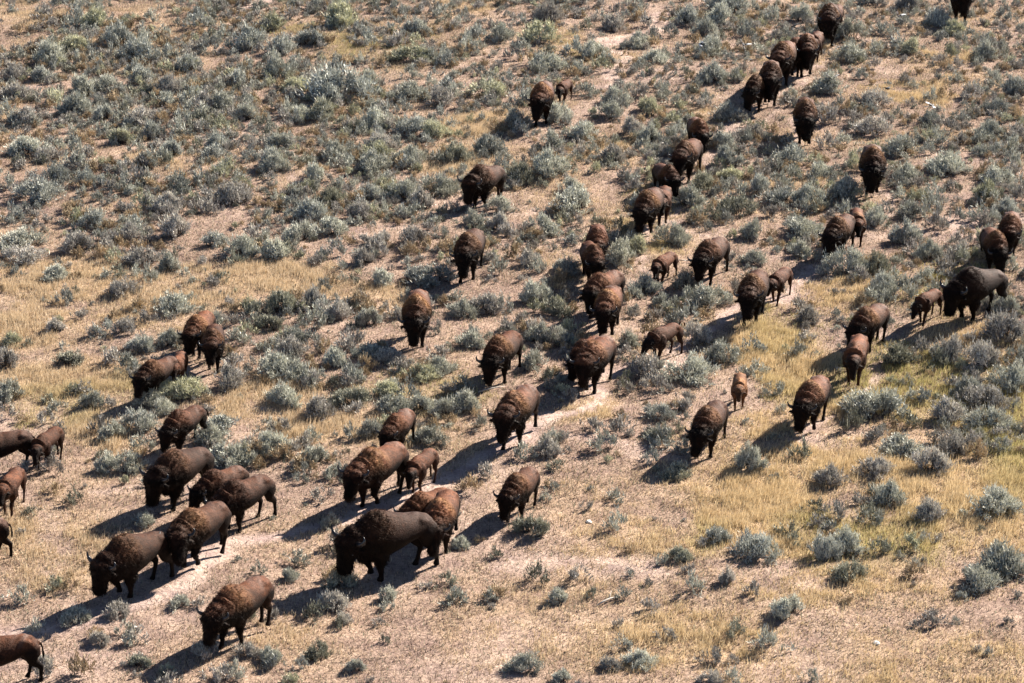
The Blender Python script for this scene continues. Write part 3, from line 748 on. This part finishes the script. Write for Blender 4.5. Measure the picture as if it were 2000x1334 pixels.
def sage_proto(seed, stems, blades, pal, bl=1.0):
    """a bush 1 m wide: foliage mesh data and woody stems"""
    g = np.random.default_rng(seed)
    nl = g.integers(4, 8)
    la, lr, lh = g.uniform(0, 2 * np.pi, nl), g.uniform(.45, 1.15, nl), g.uniform(.6, 1.15, nl)
    V, C, SV, SP_ = [], [], [], []
    lo, hi = np.array(PAL[pal][0]), np.array(PAL[pal][1])
    nv = 0
    for s in range(stems):
        k = g.integers(nl)
        az = la[k] + g.normal(0, .45)
        el = np.arcsin(g.uniform(0.12, 1.0))
        R = .5 * (lr[k] * (1 - math.sin(el) * .3) + .2) * g.uniform(.75, 1.1)
        hgt = .52 * lh[k] * g.uniform(.8, 1.12)
        root = np.array([g.normal(0, .05) + math.cos(la[k]) * .13 * lr[k], g.normal(0, .05) + math.sin(la[k]) * .13 * lr[k], -.03])
        tip = np.array([math.cos(az) * math.cos(el) * R, math.sin(az) * math.cos(el) * R, .06 + math.sin(el) * hgt])
        mid = root * .5 + tip * .5 + np.array([0, 0, -.04]) + g.normal(0, .025, 3)
        m = blades
        t = g.uniform(.42, 1.0, m) ** .7
        p = ((1 - t) ** 2)[:, None] * root + (2 * t * (1 - t))[:, None] * mid + (t ** 2)[:, None] * tip
        p += g.normal(0, .03, (m, 3)) * (0.6 + .6 * t)[:, None]
        d0 = tip - mid; d0 /= np.linalg.norm(d0) + 1e-6
        d = d0 * .6 + np.array([0, 0, .38]) + g.normal(0, .42, (m, 3))
        d /= np.linalg.norm(d, axis=1, keepdims=True)
        sd = np.cross(d, g.normal(0, 1, (m, 3))); sd /= np.linalg.norm(sd, axis=1, keepdims=True) + 1e-6
        L_ = g.uniform(.05, .115, (m, 1)) * bl; wd = g.uniform(.009, .018, (m, 1)) * bl
        q = np.stack([p - sd * wd, p + d * L_ * .6 - sd * wd * .6, p + d * L_, p + d * L_ * .55 + sd * wd], 1)
        V.append(q.reshape(-1, 3))
        cc = lo + (hi - lo) * g.random((m, 1)) * (.55 + .45 * g.random())
        if pal == 'y':                                   # flower heads at the shoot tips
            fl = (t > .86) & (g.random(m) < .75)
            cc[fl] = np.array([0.56, 0.54, 0.34]) * g.uniform(.8, 1.15, (fl.sum(), 1))
        C.append(np.repeat(cc, 4, 0))
        # pale flowering shoots standing out of the crown
        m2 = max(2, m // 8)
        t2 = g.uniform(.8, 1.02, m2)[:, None]
        p = root * (1 - t2) + tip * t2 + g.normal(0, .045, (m2, 3))
        d = d0 * .45 + np.array([0, 0, .9]) + g.normal(0, .25, (m2, 3)); d /= np.linalg.norm(d, axis=1, keepdims=True)
        sd = np.cross(d, g.normal(0, 1, (m2, 3))); sd /= np.linalg.norm(sd, axis=1, keepdims=True) + 1e-6
        L_ = g.uniform(.09, .20, (m2, 1)) * (.6 + .4 * bl); wd = g.uniform(.006, .011, (m2, 1)) * bl
        V.append(np.stack([p - sd * wd, p + d * L_ * .5 - sd * wd * .8, p + d * L_, p + d * L_ * .5 + sd * wd * .8], 1).reshape(-1, 3))
        C.append(np.repeat((hi * .7 + np.array([.17, .155, .10])) * g.uniform(.75, 1.15, (m2, 1)), 4, 0))
        if s % 3 == 0:
            vv, pp = tube([root, mid * .8 + root * .2, tip * .8 + mid * .2], [.016, .010, .004], 4)
            SV.append(vv); SP_ += [tuple(i + nv for i in f) for f in pp]; nv += len(vv)
    V, C = np.concatenate(V), np.concatenate(C)
    return V, C, np.concatenate(SV), SP_

BUSH = """86,40,32,p 150,46,40,b 187,58,60,y 118,22,35,b 142,62,35,g 68,66,25,p 145,108,50,y 235,97,52,b 285,92,40,g 278,127,65,b 328,118,30,b 328,92,30,p
388,58,35,b 468,53,24,b 410,110,40,b 370,145,45,b 478,102,70,b 88,135,70,g 35,160,45,p 85,162,45,b 100,166,24,g 25,206,65,p 112,212,35,y 160,195,60,g 150,232,65,g
15,236,42,g 55,247,45,p 207,240,45,b 272,172,55,b 285,250,60,p 356,268,42,g 392,256,36,d 232,292,55,y 292,278,45,b 52,312,75,g 92,318,50,p 185,310,35,p 143,332,40,g
290,330,45,b 338,312,45,b 430,298,52,b 423,320,55,b 462,175,55,b 432,218,60,g 402,215,40,p 330,190,50,p 372,205,40,g 480,243,45,g 215,188,55,g 180,256,30,g 438,262,35,y 218,125,30,p
771,26,28,b 569,42,35,p 530,62,50,y 662,60,70,y 767,64,28,b 808,70,45,b 610,96,60,b 548,112,50,b 709,89,40,b 933,82,45,b 979,85,45,g 905,104,40,g 780,98,40,p 800,128,75,y
658,152,40,b 670,212,110,b 633,238,50,d 545,158,50,g 582,182,45,y 722,180,45,g 800,200,55,g 882,180,40,b 945,200,75,y 858,212,50,p 580,240,50,g 728,258,60,g 672,250,30,y 802,270,60,b
850,275,50,y 517,255,30,d 545,300,55,g 653,314,45,g 735,303,60,p 890,325,50,d 952,307,65,b 805,325,50,g 742,325,60,y 532,335,55,b 985,318,30,g 612,172,55,p
1098,12,25,b 1148,18,40,p 1200,24,20,p 1245,27,35,g 1120,38,30,p 1172,40,24,b 1072,48,50,p 1060,88,65,y 1200,64,45,p 1252,58,30,p 1345,54,50,b 1428,28,70,b 1378,16,30,b 1410,52,50,g
1380,78,50,g 1277,85,35,b 1308,78,35,b 1250,98,50,g 1276,132,50,g 1325,112,28,b 1388,118,55,g 1455,76,30,b 1478,108,35,g 1162,118,45,g 1125,112,35,b 1070,142,55,g 1010,120,35,b 1050,153,35,g
1132,150,40,g 1175,142,35,y 1148,192,40,g 1015,205,40,b 1008,255,45,b 1087,243,55,g 1212,175,24,b 1205,210,50,g 1252,198,40,p 1288,198,35,g 1262,228,55,y 1322,220,35,y 1392,170,65,b
1235,270,50,p 1190,238,50,g 1150,282,60,g 1070,298,60,g 1195,325,55,p 1272,285,45,g 1422,240,60,b 1410,295,45,b 1468,275,45,p 1135,308,30,p 1420,330,60,b
1512,46,35,g 1565,50,45,g 1700,14,45,b 1660,83,50,g 1775,28,45,p 1765,54,30,b 1832,56,55,b 1975,47,30,b 1725,71,35,b 1760,105,40,b 1790,110,50,y 1845,116,35,y 1858,75,50,y 1925,120,50,g
1925,98,40,b 1655,128,60,g 1718,116,40,g 1683,156,22,b 1620,186,55,g 1782,178,24,g 1705,216,60,p 1818,200,30,g 1778,210,22,p 1945,228,45,b 1975,190,50,b 1615,245,40,p 1540,285,35,b
1662,242,35,p 1705,270,60,p 1655,290,40,g 1612,298,40,p 1770,318,75,g 1812,250,45,b 1855,262,35,p 1930,275,55,g 1973,295,35,g 1540,326,60,b 1850,345,60,g 1912,308,25,b 1540,212,35,p 1900,195,40,p
10,372,40,g 72,402,85,b 118,368,50,b 166,366,45,b 222,376,30,p 178,450,55,b 45,486,80,g 155,500,60,p 42,525,75,p 33,540,25,b 108,553,55,g 258,474,50,p 290,480,35,p 347,378,35,b 400,370,40,b
328,420,50,p 303,440,28,p 390,420,40,p 465,400,60,p 352,472,70,p 415,490,50,b 470,505,50,g 278,522,55,p 262,545,28,g 290,555,35,g 330,535,50,g 238,582,55,p 405,520,25,p 332,618,65,g
110,655,45,p 250,655,45,p 272,690,45,b 332,680,50,g 158,618,20,p 490,635,25,g 25,680,45,y 270,365,40,p 432,352,30,y 58,428,25,p 92,436,22,p 242,415,20,p
540,340,50,g 612,356,45,g 570,414,40,b 648,408,55,d 718,394,55,b 786,396,55,g 732,342,75,g 672,335,40,g 798,338,35,b 608,440,65,b 648,466,75,g 592,482,60,g 530,508,65,g 505,470,40,p
700,435,60,p 750,486,45,p 706,480,35,p 812,486,50,p 715,525,55,p 795,434,40,g 825,418,60,p 838,456,30,p 862,466,30,g 744,562,50,g 848,562,80,b 972,420,50,g 930,446,50,g 975,458,45,p
552,615,60,d 620,605,60,p 660,628,50,p 622,634,35,g 902,624,50,g 950,620,65,p 890,596,35,g 965,518,25,p 985,612,35,b 960,555,25,p 592,383,22,p 855,385,60,g
1022,362,50,d 1075,348,70,g 1215,360,35,p 1120,428,90,g 1056,466,65,g 1112,383,45,g 1375,377,55,d 1345,415,75,g 1440,430,75,d 1438,388,40,g 1425,360,45,y 1478,384,50,b 1478,470,50,g
1312,482,50,g 1200,480,35,b 1230,483,30,g 1255,498,50,y 1220,525,70,g 1105,540,50,b 1025,525,55,p 1045,595,60,g 1085,622,60,d 1383,606,80,g 1255,578,50,b 1335,568,45,b 1432,516,30,p
1478,520,45,g 1275,632,35,p 1122,475,22,p 1345,600,40,g 1425,575,35,p
1590,352,55,g 1515,370,40,g 1540,408,75,b 1585,405,60,g 1650,393,55,b 1675,395,30,y 1768,355,50,g 1853,345,70,g 1762,392,35,g 1828,392,45,g 1865,375,30,p 1925,398,60,y 1948,365,60,g
1988,380,35,g 1550,475,90,g 1568,420,35,g 1730,425,35,p 1775,432,50,g 1820,432,45,g 1765,480,60,b 1718,445,50,g 1920,440,45,g 1962,428,50,b 1565,507,50,g 1655,540,65,g 1713,540,50,d
1818,513,50,g 1890,505,40,p 1830,455,40,p 1730,572,50,b 1762,588,45,g 1720,596,35,g 1812,552,40,g 1550,612,35,p 1583,632,55,p 1965,618,50,g 1970,578,30,p 1788,500,45,p 1850,535,40,p
1970,530,40,g 1990,490,30,g 10,725,50,p 130,728,75,d 232,715,40,p 245,730,45,g 465,678,45,g 468,725,45,p 25,792,75,g 165,772,40,p 180,805,50,g 360,782,70,y 292,795,50,g 440,765,70,p
268,848,60,b 225,865,60,g 310,815,50,g 212,925,50,g 250,928,60,g 282,888,40,g 442,858,85,b 410,868,50,g 450,910,80,g 105,930,45,p 57,922,35,p 492,912,40,g
522,652,55,d 620,645,40,g 572,675,55,b 615,690,30,p 572,700,60,p 722,645,50,g 690,680,45,p 660,717,50,g 720,705,50,b 750,712,50,p 585,742,60,g 532,740,65,g 850,740,60,g 853,700,40,p
898,762,40,g 923,685,55,g 555,798,70,g 685,805,75,d 628,820,60,p 760,775,60,y 795,790,45,b 770,810,60,g 820,810,50,g 912,808,60,g 870,823,50,g 720,860,55,b 530,895,75,g 618,912,50,g
845,870,60,g 595,930,35,b 662,930,28,b 548,850,40,p 945,840,30,g 820,750,60,y 1058,675,60,g 1050,732,60,g 1095,675,50,b 1222,682,50,g 1340,750,95,g 1272,745,65,p 1358,675,50,p 1468,695,45,b
1413,712,60,g 1478,740,45,g 1215,768,35,d 1288,772,45,p 1336,790,35,p 1285,825,55,b 1325,808,35,p 1350,808,35,p 1290,863,55,d 1185,885,45,g 1152,845,40,p 1070,898,50,p 1088,920,35,d
1020,900,40,g 1463,920,50,g 1318,940,60,d 1458,830,20,g 1515,775,35,g 1717,835,110,g 1655,845,45,d 1773,838,45,d 1740,712,60,d 1800,695,35,p 1865,708,60,p 1830,722,40,d 1925,722,50,p
1968,668,70,p 1975,760,60,g 1812,790,45,b 1885,775,50,b 1920,805,65,p 1852,823,55,p 1930,840,55,g 1838,845,28,g 1775,895,75,g 1832,866,35,p 1905,886,40,p 1935,884,30,p 1855,896,50,p
1963,820,30,p 1562,898,40,d 1820,930,60,p 1720,872,45,p 1622,950,50,p 1708,936,50,p 1993,700,30,p 1628,1020,45,p 1678,988,35,p 1696,1022,45,d 1735,990,50,g 1605,1098,48,b 1657,1082,58,g
1775,1078,45,y 1720,1085,40,d 1825,1062,30,p 1810,1022,50,p 1938,1008,70,g 1968,1122,78,g 1660,1138,52,d 1893,1158,72,g 1547,1210,52,g 1548,1070,35,d 1505,1090,35,g 1865,1220,20,g
1970,1222,22,p 1912,1272,22,p 1825,1212,24,p 1582,1332,30,g 1985,1168,20,p 1040,1055,88,d 1210,1038,40,g 1395,1070,70,b 1330,1102,60,d 1470,1097,70,b 1050,1145,45,d 1128,1142,38,p
1158,1168,25,d 1085,1182,50,g 1218,1172,30,g 1270,1198,35,p 1355,1162,40,g 1418,1142,50,p 1428,1248,40,d 1208,1230,25,p 1300,1255,40,p 1030,1318,80,g 1245,1312,70,g 1192,1312,50,p
1100,1338,50,g 1390,1300,40,p 1430,1298,25,p 1385,1336,50,p 1430,1338,35,g 1258,1146,24,p 648,1037,55,g 648,1080,45,p 900,1077,50,g 963,1092,32,d 582,1108,45,g 560,1142,50,g 665,1158,70,d
753,1177,52,g 760,1195,25,g 828,1155,28,p 890,1182,45,g 650,1195,70,p 615,1212,40,d 665,1225,50,p 620,1290,55,d 695,1320,50,g 528,1298,50,g 750,1260,22,d 535,1215,28,p 968,1190,20,p
588,1308,25,b 738,1225,25,p 60,1012,32,d 278,1035,50,g 100,1155,40,d 150,1222,70,g 355,1195,55,g 232,1212,55,p 195,1262,50,p 85,1308,50,p 70,1240,35,g 265,1258,45,p 272,1312,55,d 450,1332,45,g
478,1288,55,p 38,1048,20,p 405,1292,45,p 150,988,35,d"""

def build_sage():
    bushes = []
    for tok in BUSH.split():
        a, b, w, p = tok.split(',')
        bushes.append((float(a), float(b), float(w), p))
    bushes.sort(key=lambda t: -t[2])
    named, small = bushes[:300], bushes[300:]
    NP = 9
    protos = {}
    for p in 'gbypd':
        for k in range(NP):
            V, C, SV, SF = sage_proto(100 + k * 7 + ord(p), 66 + 8 * (k % 5), 42, p)
            protos[p, k] = (mesh_from('sage_foliage', V, np.arange(len(V)).reshape(-1, 4), M_LEAF, C), mesh_from('sage_stem', SV, SF, M_WOOD))
    words = {'g': 'silver-green', 'b': 'blue-grey', 'y': 'yellow-topped', 'p': 'purplish-grey', 'd': 'dark olive'}
    used, later = {}, []
    order = sorted(named, key=lambda t: (t[0], t[1]))
    info = []
    for (px, py, w, p) in order:
        size = 'huge' if w >= 84 else 'wide' if w >= 62 else 'medium-sized' if w >= 48 else 'small'
        best = min(SPOTS, key=lambda s: math.hypot(max(abs(px - s[0]) - s[2], 0), max(abs(py - 10 - s[1]) - s[3], 0)))
        ex, ey = max(abs(px - best[0]) - best[2], 0), max(abs(py - 10 - best[1]) - best[3], 0)
        dist = math.hypot(ex, ey)
        if dist < 120:
            hx = '' if abs(px - best[0]) < best[2] * .8 else ('left of' if px < best[0] else 'right of')
            vy = '' if abs(py - best[1] - best[3] * .4) < best[3] * .8 else ('behind' if py < best[1] else 'in front of')
            rel = (vy + (' and ' if vy and hx else '') + hx) or 'at the feet of'
            info.append(('near', (size, words[p], rel, best[4]), dist, px))
        else:
            row = ['top', 'upper', 'middle', 'lower', 'bottom'][min(4, int(py / 267))]
            col = ['far left', 'left', 'centre', 'right', 'far right'][min(4, int(max(px, 0) / 400))]
            info.append(('far', (size, words[p], row, col), px, py))
    ordw = ['nearest', 'second nearest', 'third nearest', 'fourth nearest', 'fifth nearest', 'sixth nearest', 'seventh nearest', 'eighth nearest']
    nth = ['first', 'second', 'third', 'fourth', 'fifth', 'sixth', 'seventh', 'eighth', 'ninth', 'tenth', 'eleventh', 'twelfth', 'thirteenth', 'fourteenth', 'fifteenth']
    groups = {}
    for i, t in enumerate(info): groups.setdefault((t[0], t[1]), []).append(i)
    labels = {}
    for (k, key), ids in groups.items():
        ids.sort(key=lambda i: info[i][2])
        for r, i in enumerate(ids):
            if k == 'near':
                labels[i] = ('%s %s sagebrush %s %s' % key) if len(ids) == 1 else ('%s %s sagebrush, %s %s %s' % (key[0], key[1], ordw[r], key[2], key[3]))
            else:
                labels[i] = ('only %s %s sagebrush at %s %s of the slope' % key) if len(ids) == 1 else ('%s %s sagebrush, %s from left at %s %s of the slope' % (key[0], key[1], nth[r], key[2], key[3]))
    for i, (px, py, w, p) in enumerate(order):
        x, y, z = unproject(px, py - w * .16)
        f = F / (y * CP + CAMZ * SP)
        s = w / f * (1.52 if px > 1450 and py > 640 else 1.24 if py < 930 else 1.0)
        root = empty('sagebrush', (x, y, z - .02), R3.uniform(0, 6.28), 1)
        root.scale = (s, s * R3.uniform(.7, 1.1), s * R3.uniform(.85, 1.2) * (.9 if w < 55 else .78 if w < 75 or py > 1000 else .62))
        tag(root, labels[i], 'sagebrush', 'sagebrush bushes dotted over the slope')
        fo, stx = protos[p, R3.randrange(NP)]
        link('foliage', fo, root); link('stem', stx, root)
    # the countless smaller scrub, one object
    pts = [(px, py - w * .16, w) + (p,) for px, py, w, p in small]
    lod = {}
    for p in PAL:
        for k in range(4):
            V, C, SV, SF = sage_proto(900 + k * 3 + ord(p), 20, 16, p, 1.75)
            lod[p, k] = (V, C)
    VV, CC = [], []
    def put(x, y, s, p, g):
        V, C = lod[p, int(g.integers(4))]
        a = g.uniform(0, 6.28); ca, sa = math.cos(a), math.sin(a)
        sz = s * g.uniform(.8, 1.3)
        q = np.stack([(V[:, 0] * ca - V[:, 1] * sa) * s + x, (V[:, 0] * sa + V[:, 1] * ca) * s + y, V[:, 2] * sz + float(ground_z(x, y)) - .02], 1)
        VV.append(q); CC.append(C * g.uniform(.75, 1.25))
    for px, py, w, p in pts:
        x, y, z = unproject(px, py)
        put(x, y, w / (F / (y * CP + CAMZ * SP)) * 1.32, p, rng)
    x, y, px, py = scatter(25000)
    st, gr, ba = masks(px, py, x, y)
    dn = density(px, py)
    keep = rng.random(len(x)) < np.clip(1.35 * dn ** 2 * (1 - .95 * ba) * (1 - .85 * st) * (.55 + .6 * vnoise(x, y, 2.4, 41)), 0, 1)
    bx = np.array([(s[5], s[6]) for s in SPOTS])
    for xx, yy in zip(x[keep], y[keep]):
        near = np.hypot(bx[:, 0] - xx, bx[:, 1] - yy).min()
        if near < .7: continue
        s = float(rng.gamma(2.6, .12)) + .14
        if s > .26 and ((np.abs(bx[:, 0] - xx) < .7) & (yy - bx[:, 1] < .7) & (yy - bx[:, 1] > -1.8)).any(): continue
        put(xx, yy, min(s, .8), 'gggbbppppydsss'[int(rng.integers(14))], rng)
    V = np.concatenate(VV); C = np.concatenate(CC)
    me = mesh_from('low_scrub', V, np.arange(len(V)).reshape(-1, 4), M_LEAF, C)
    tag(link('low_scrub', me), 'low grey scrub and small sagebrush tufts filling the gaps', 'scrub', kind='stuff')

build_sage()

# ------------------------------------------------------------------ magpies, stones, sticks
def bird_mesh(pose):
    """black and white magpie in flight, +X forward"""
    P = Parts()
    P.add(tube([(-.10, 0, 0), (-.06, 0, 0), (.0, 0, -.005), (.06, 0, 0), (.10, 0, .015), (.125, 0, .02), (.15, 0, .012), (.175, 0, .005)],
               [.012, .032, .045, .04, .028, .027, .012, .003], 10))
    P.add(tube([(-.08, 0, 0), (-.18, 0, 0), (-.30, 0, -.01), (-.34, 0, -.012)], [(.02, .008), (.035, .006), (.03, .005), (.008, .004)], 8))
    for sd in (-1, 1):
        up = pose if sd > 0 else pose * .8
        P.add(tube([(.03, sd * .03, .01), (.025, sd * .12, .01 + .08 * up), (.0, sd * .20, .01 + .17 * up), (-.03, sd * .27, .01 + .24 * up), (-.06, sd * .31, .01 + .28 * up)],
                   [(.055, .012), (.07, .009), (.065, .007), (.05, .006), (.012, .004)], 8))
    return np.concatenate(P.V), P.P

def build_birds():
    m, N, L, Bs = mat_new('magpie_feathers')
    at = N.new('ShaderNodeAttribute'); at.attribute_name = 'col'
    L.new(at.outputs['Color'], Bs.inputs['Base Color']); Bs.inputs['Roughness'].default_value = .75
    T = [(1266, 38, .5, 35, 'black bird banking with both wings spread above the pale clearing'), (1452, 88, .9, 100, 'magpie with white wing flashing, left of the upper file'),
         (1466, 117, .2, 60, 'small dark bird skimming just ahead of the light-ridged bison'), (1370, 87, .1, 170, 'magpie flying flat over brush, white streak on its wing'),
         (1637, 92, .3, 70, 'dark bird just right of the dusty fifth bison'), (1625, 155, .9, 110, 'magpie with wings up over the brush right of the upper file'),
         (1755, 32, .9, 120, 'white-winged magpie over a small bush below the top edge'), (1749, 82, .7, 250, 'magpie diving over the grey scrub, left wing raised'),
         (1734, 173, .2, 160, 'dark bird gliding low over the small straw patch'), (1818, 206, .1, 30, 'magpie with long white wing bar low by a dark bush'),
         (1551, 53, .1, 150, 'dark bird low beside the flat-browed bison'), (1998, 158, .5, 60, 'dark bird partly cut by the right edge')]
    for i, (px, py, pose, rz, label) in enumerate(T):
        V, Pl = bird_mesh(pose)
        c = np.full((len(V), 3), .012)
        wt = (np.abs(V[:, 1]) > .17) | ((np.abs(V[:, 1]) < .05) & (V[:, 2] < -.012) & (V[:, 0] > -.12) & (V[:, 0] < .08)) | ((np.abs(V[:, 1]) > .02) & (np.abs(V[:, 1]) < .11) & (V[:, 0] > .05))
        if i in (1, 3, 5, 6, 9): c[wt] = .8
        me = mesh_from('magpie', V, Pl, m, c, smooth=True)
        x, y, z = unproject(px, py)
        k = 0.55 / CAMZ                                      # fly about half a metre up
        o = link('magpie', me)
        o.location = (x * (1 - k), y * (1 - k), z + .55)
        o.rotation_euler = (math.radians(R3.uniform(-25, 25)), math.radians(R3.uniform(-20, 10)), math.radians(rz))
        o.scale = (.95,) * 3
        tag(o, label, 'bird', 'magpies flying low around the upper herd')
    # bleached sticks and stones lying about
    for i, (px, py, L_, rz, label) in enumerate([(1358, 155, 1.3, 8, 'thin bleached stick on bare dirt, between the brush cow and upper file'), (1361, 421, .9, 110, 'short pale stick leaning by the brush right of the grey calf'),
                                              (1340, 463 + 50, .9, 175, 'dark fallen branch left of the shaggy dark cow'), (1190, 885 + 290, .8, 40, 'crooked dead stick on the ground in the bottom middle'),
                                              (960, 640 + 122, .9, 30, 'pale dead twig lying by the feet of the slim-horned bison')]):
        x, y, z = unproject(px, py)
        g = random.Random(i)
        pts = [(-L_ / 2, 0, .02)] + [(-L_ / 2 + L_ * t, g.uniform(-.05, .05), .05 + g.uniform(0, .06)) for t in (.25, .5, .75)] + [(L_ / 2, .02, .03)]
        P = Parts(); P.add(tube(pts, [.018, .024, .02, .016, .006], 6))
        P.add(tube([pts[2], (pts[2][0] + .12, .10, .12), (pts[2][0] + .22, .17, .16)], [.014, .010, .004], 5))
        o = link('dead_branch', mesh_from('dead_branch', np.concatenate(P.V), P.P, M_DEADWOOD, smooth=True))
        o.location = (x, y, z); o.rotation_euler = (0, 0, math.radians(rz))
        tag(o, label, 'branch', 'dead sticks on the ground')
    for i, (px, py, s, label) in enumerate([(1712, 1257, .10, 'small white stone lying alone in the bottom right straw'), (1150, 1026 - 6, .10, 'small dark-shadowed stone on bare soil, lower middle'), (130, 152, .09, 'small white stone among brush at the upper left')]):
        x, y, z = unproject(px, py)
        bm_v, bm_p = tube([(-1, 0, 0), (-.85, 0, .05), (-.3, 0, .1), (.3, 0, .12), (.8, 0, .04), (1, 0, 0)], [.1, .5, .75, .7, .4, .1], 9)
        g = np.random.default_rng(i); bm_v = bm_v * (1 + g.normal(0, .09, bm_v.shape)); bm_v[:, 2] *= .55
        o = link('stone', mesh_from('stone', bm_v, bm_p, M_STONE))
        o.location = (x, y, z + .03 * s * 3); o.scale = (s, s, s); o.rotation_euler = (0, 0, g.uniform(0, 6))
        tag(o, label, 'stone', 'loose stones on the slope')

build_birds()
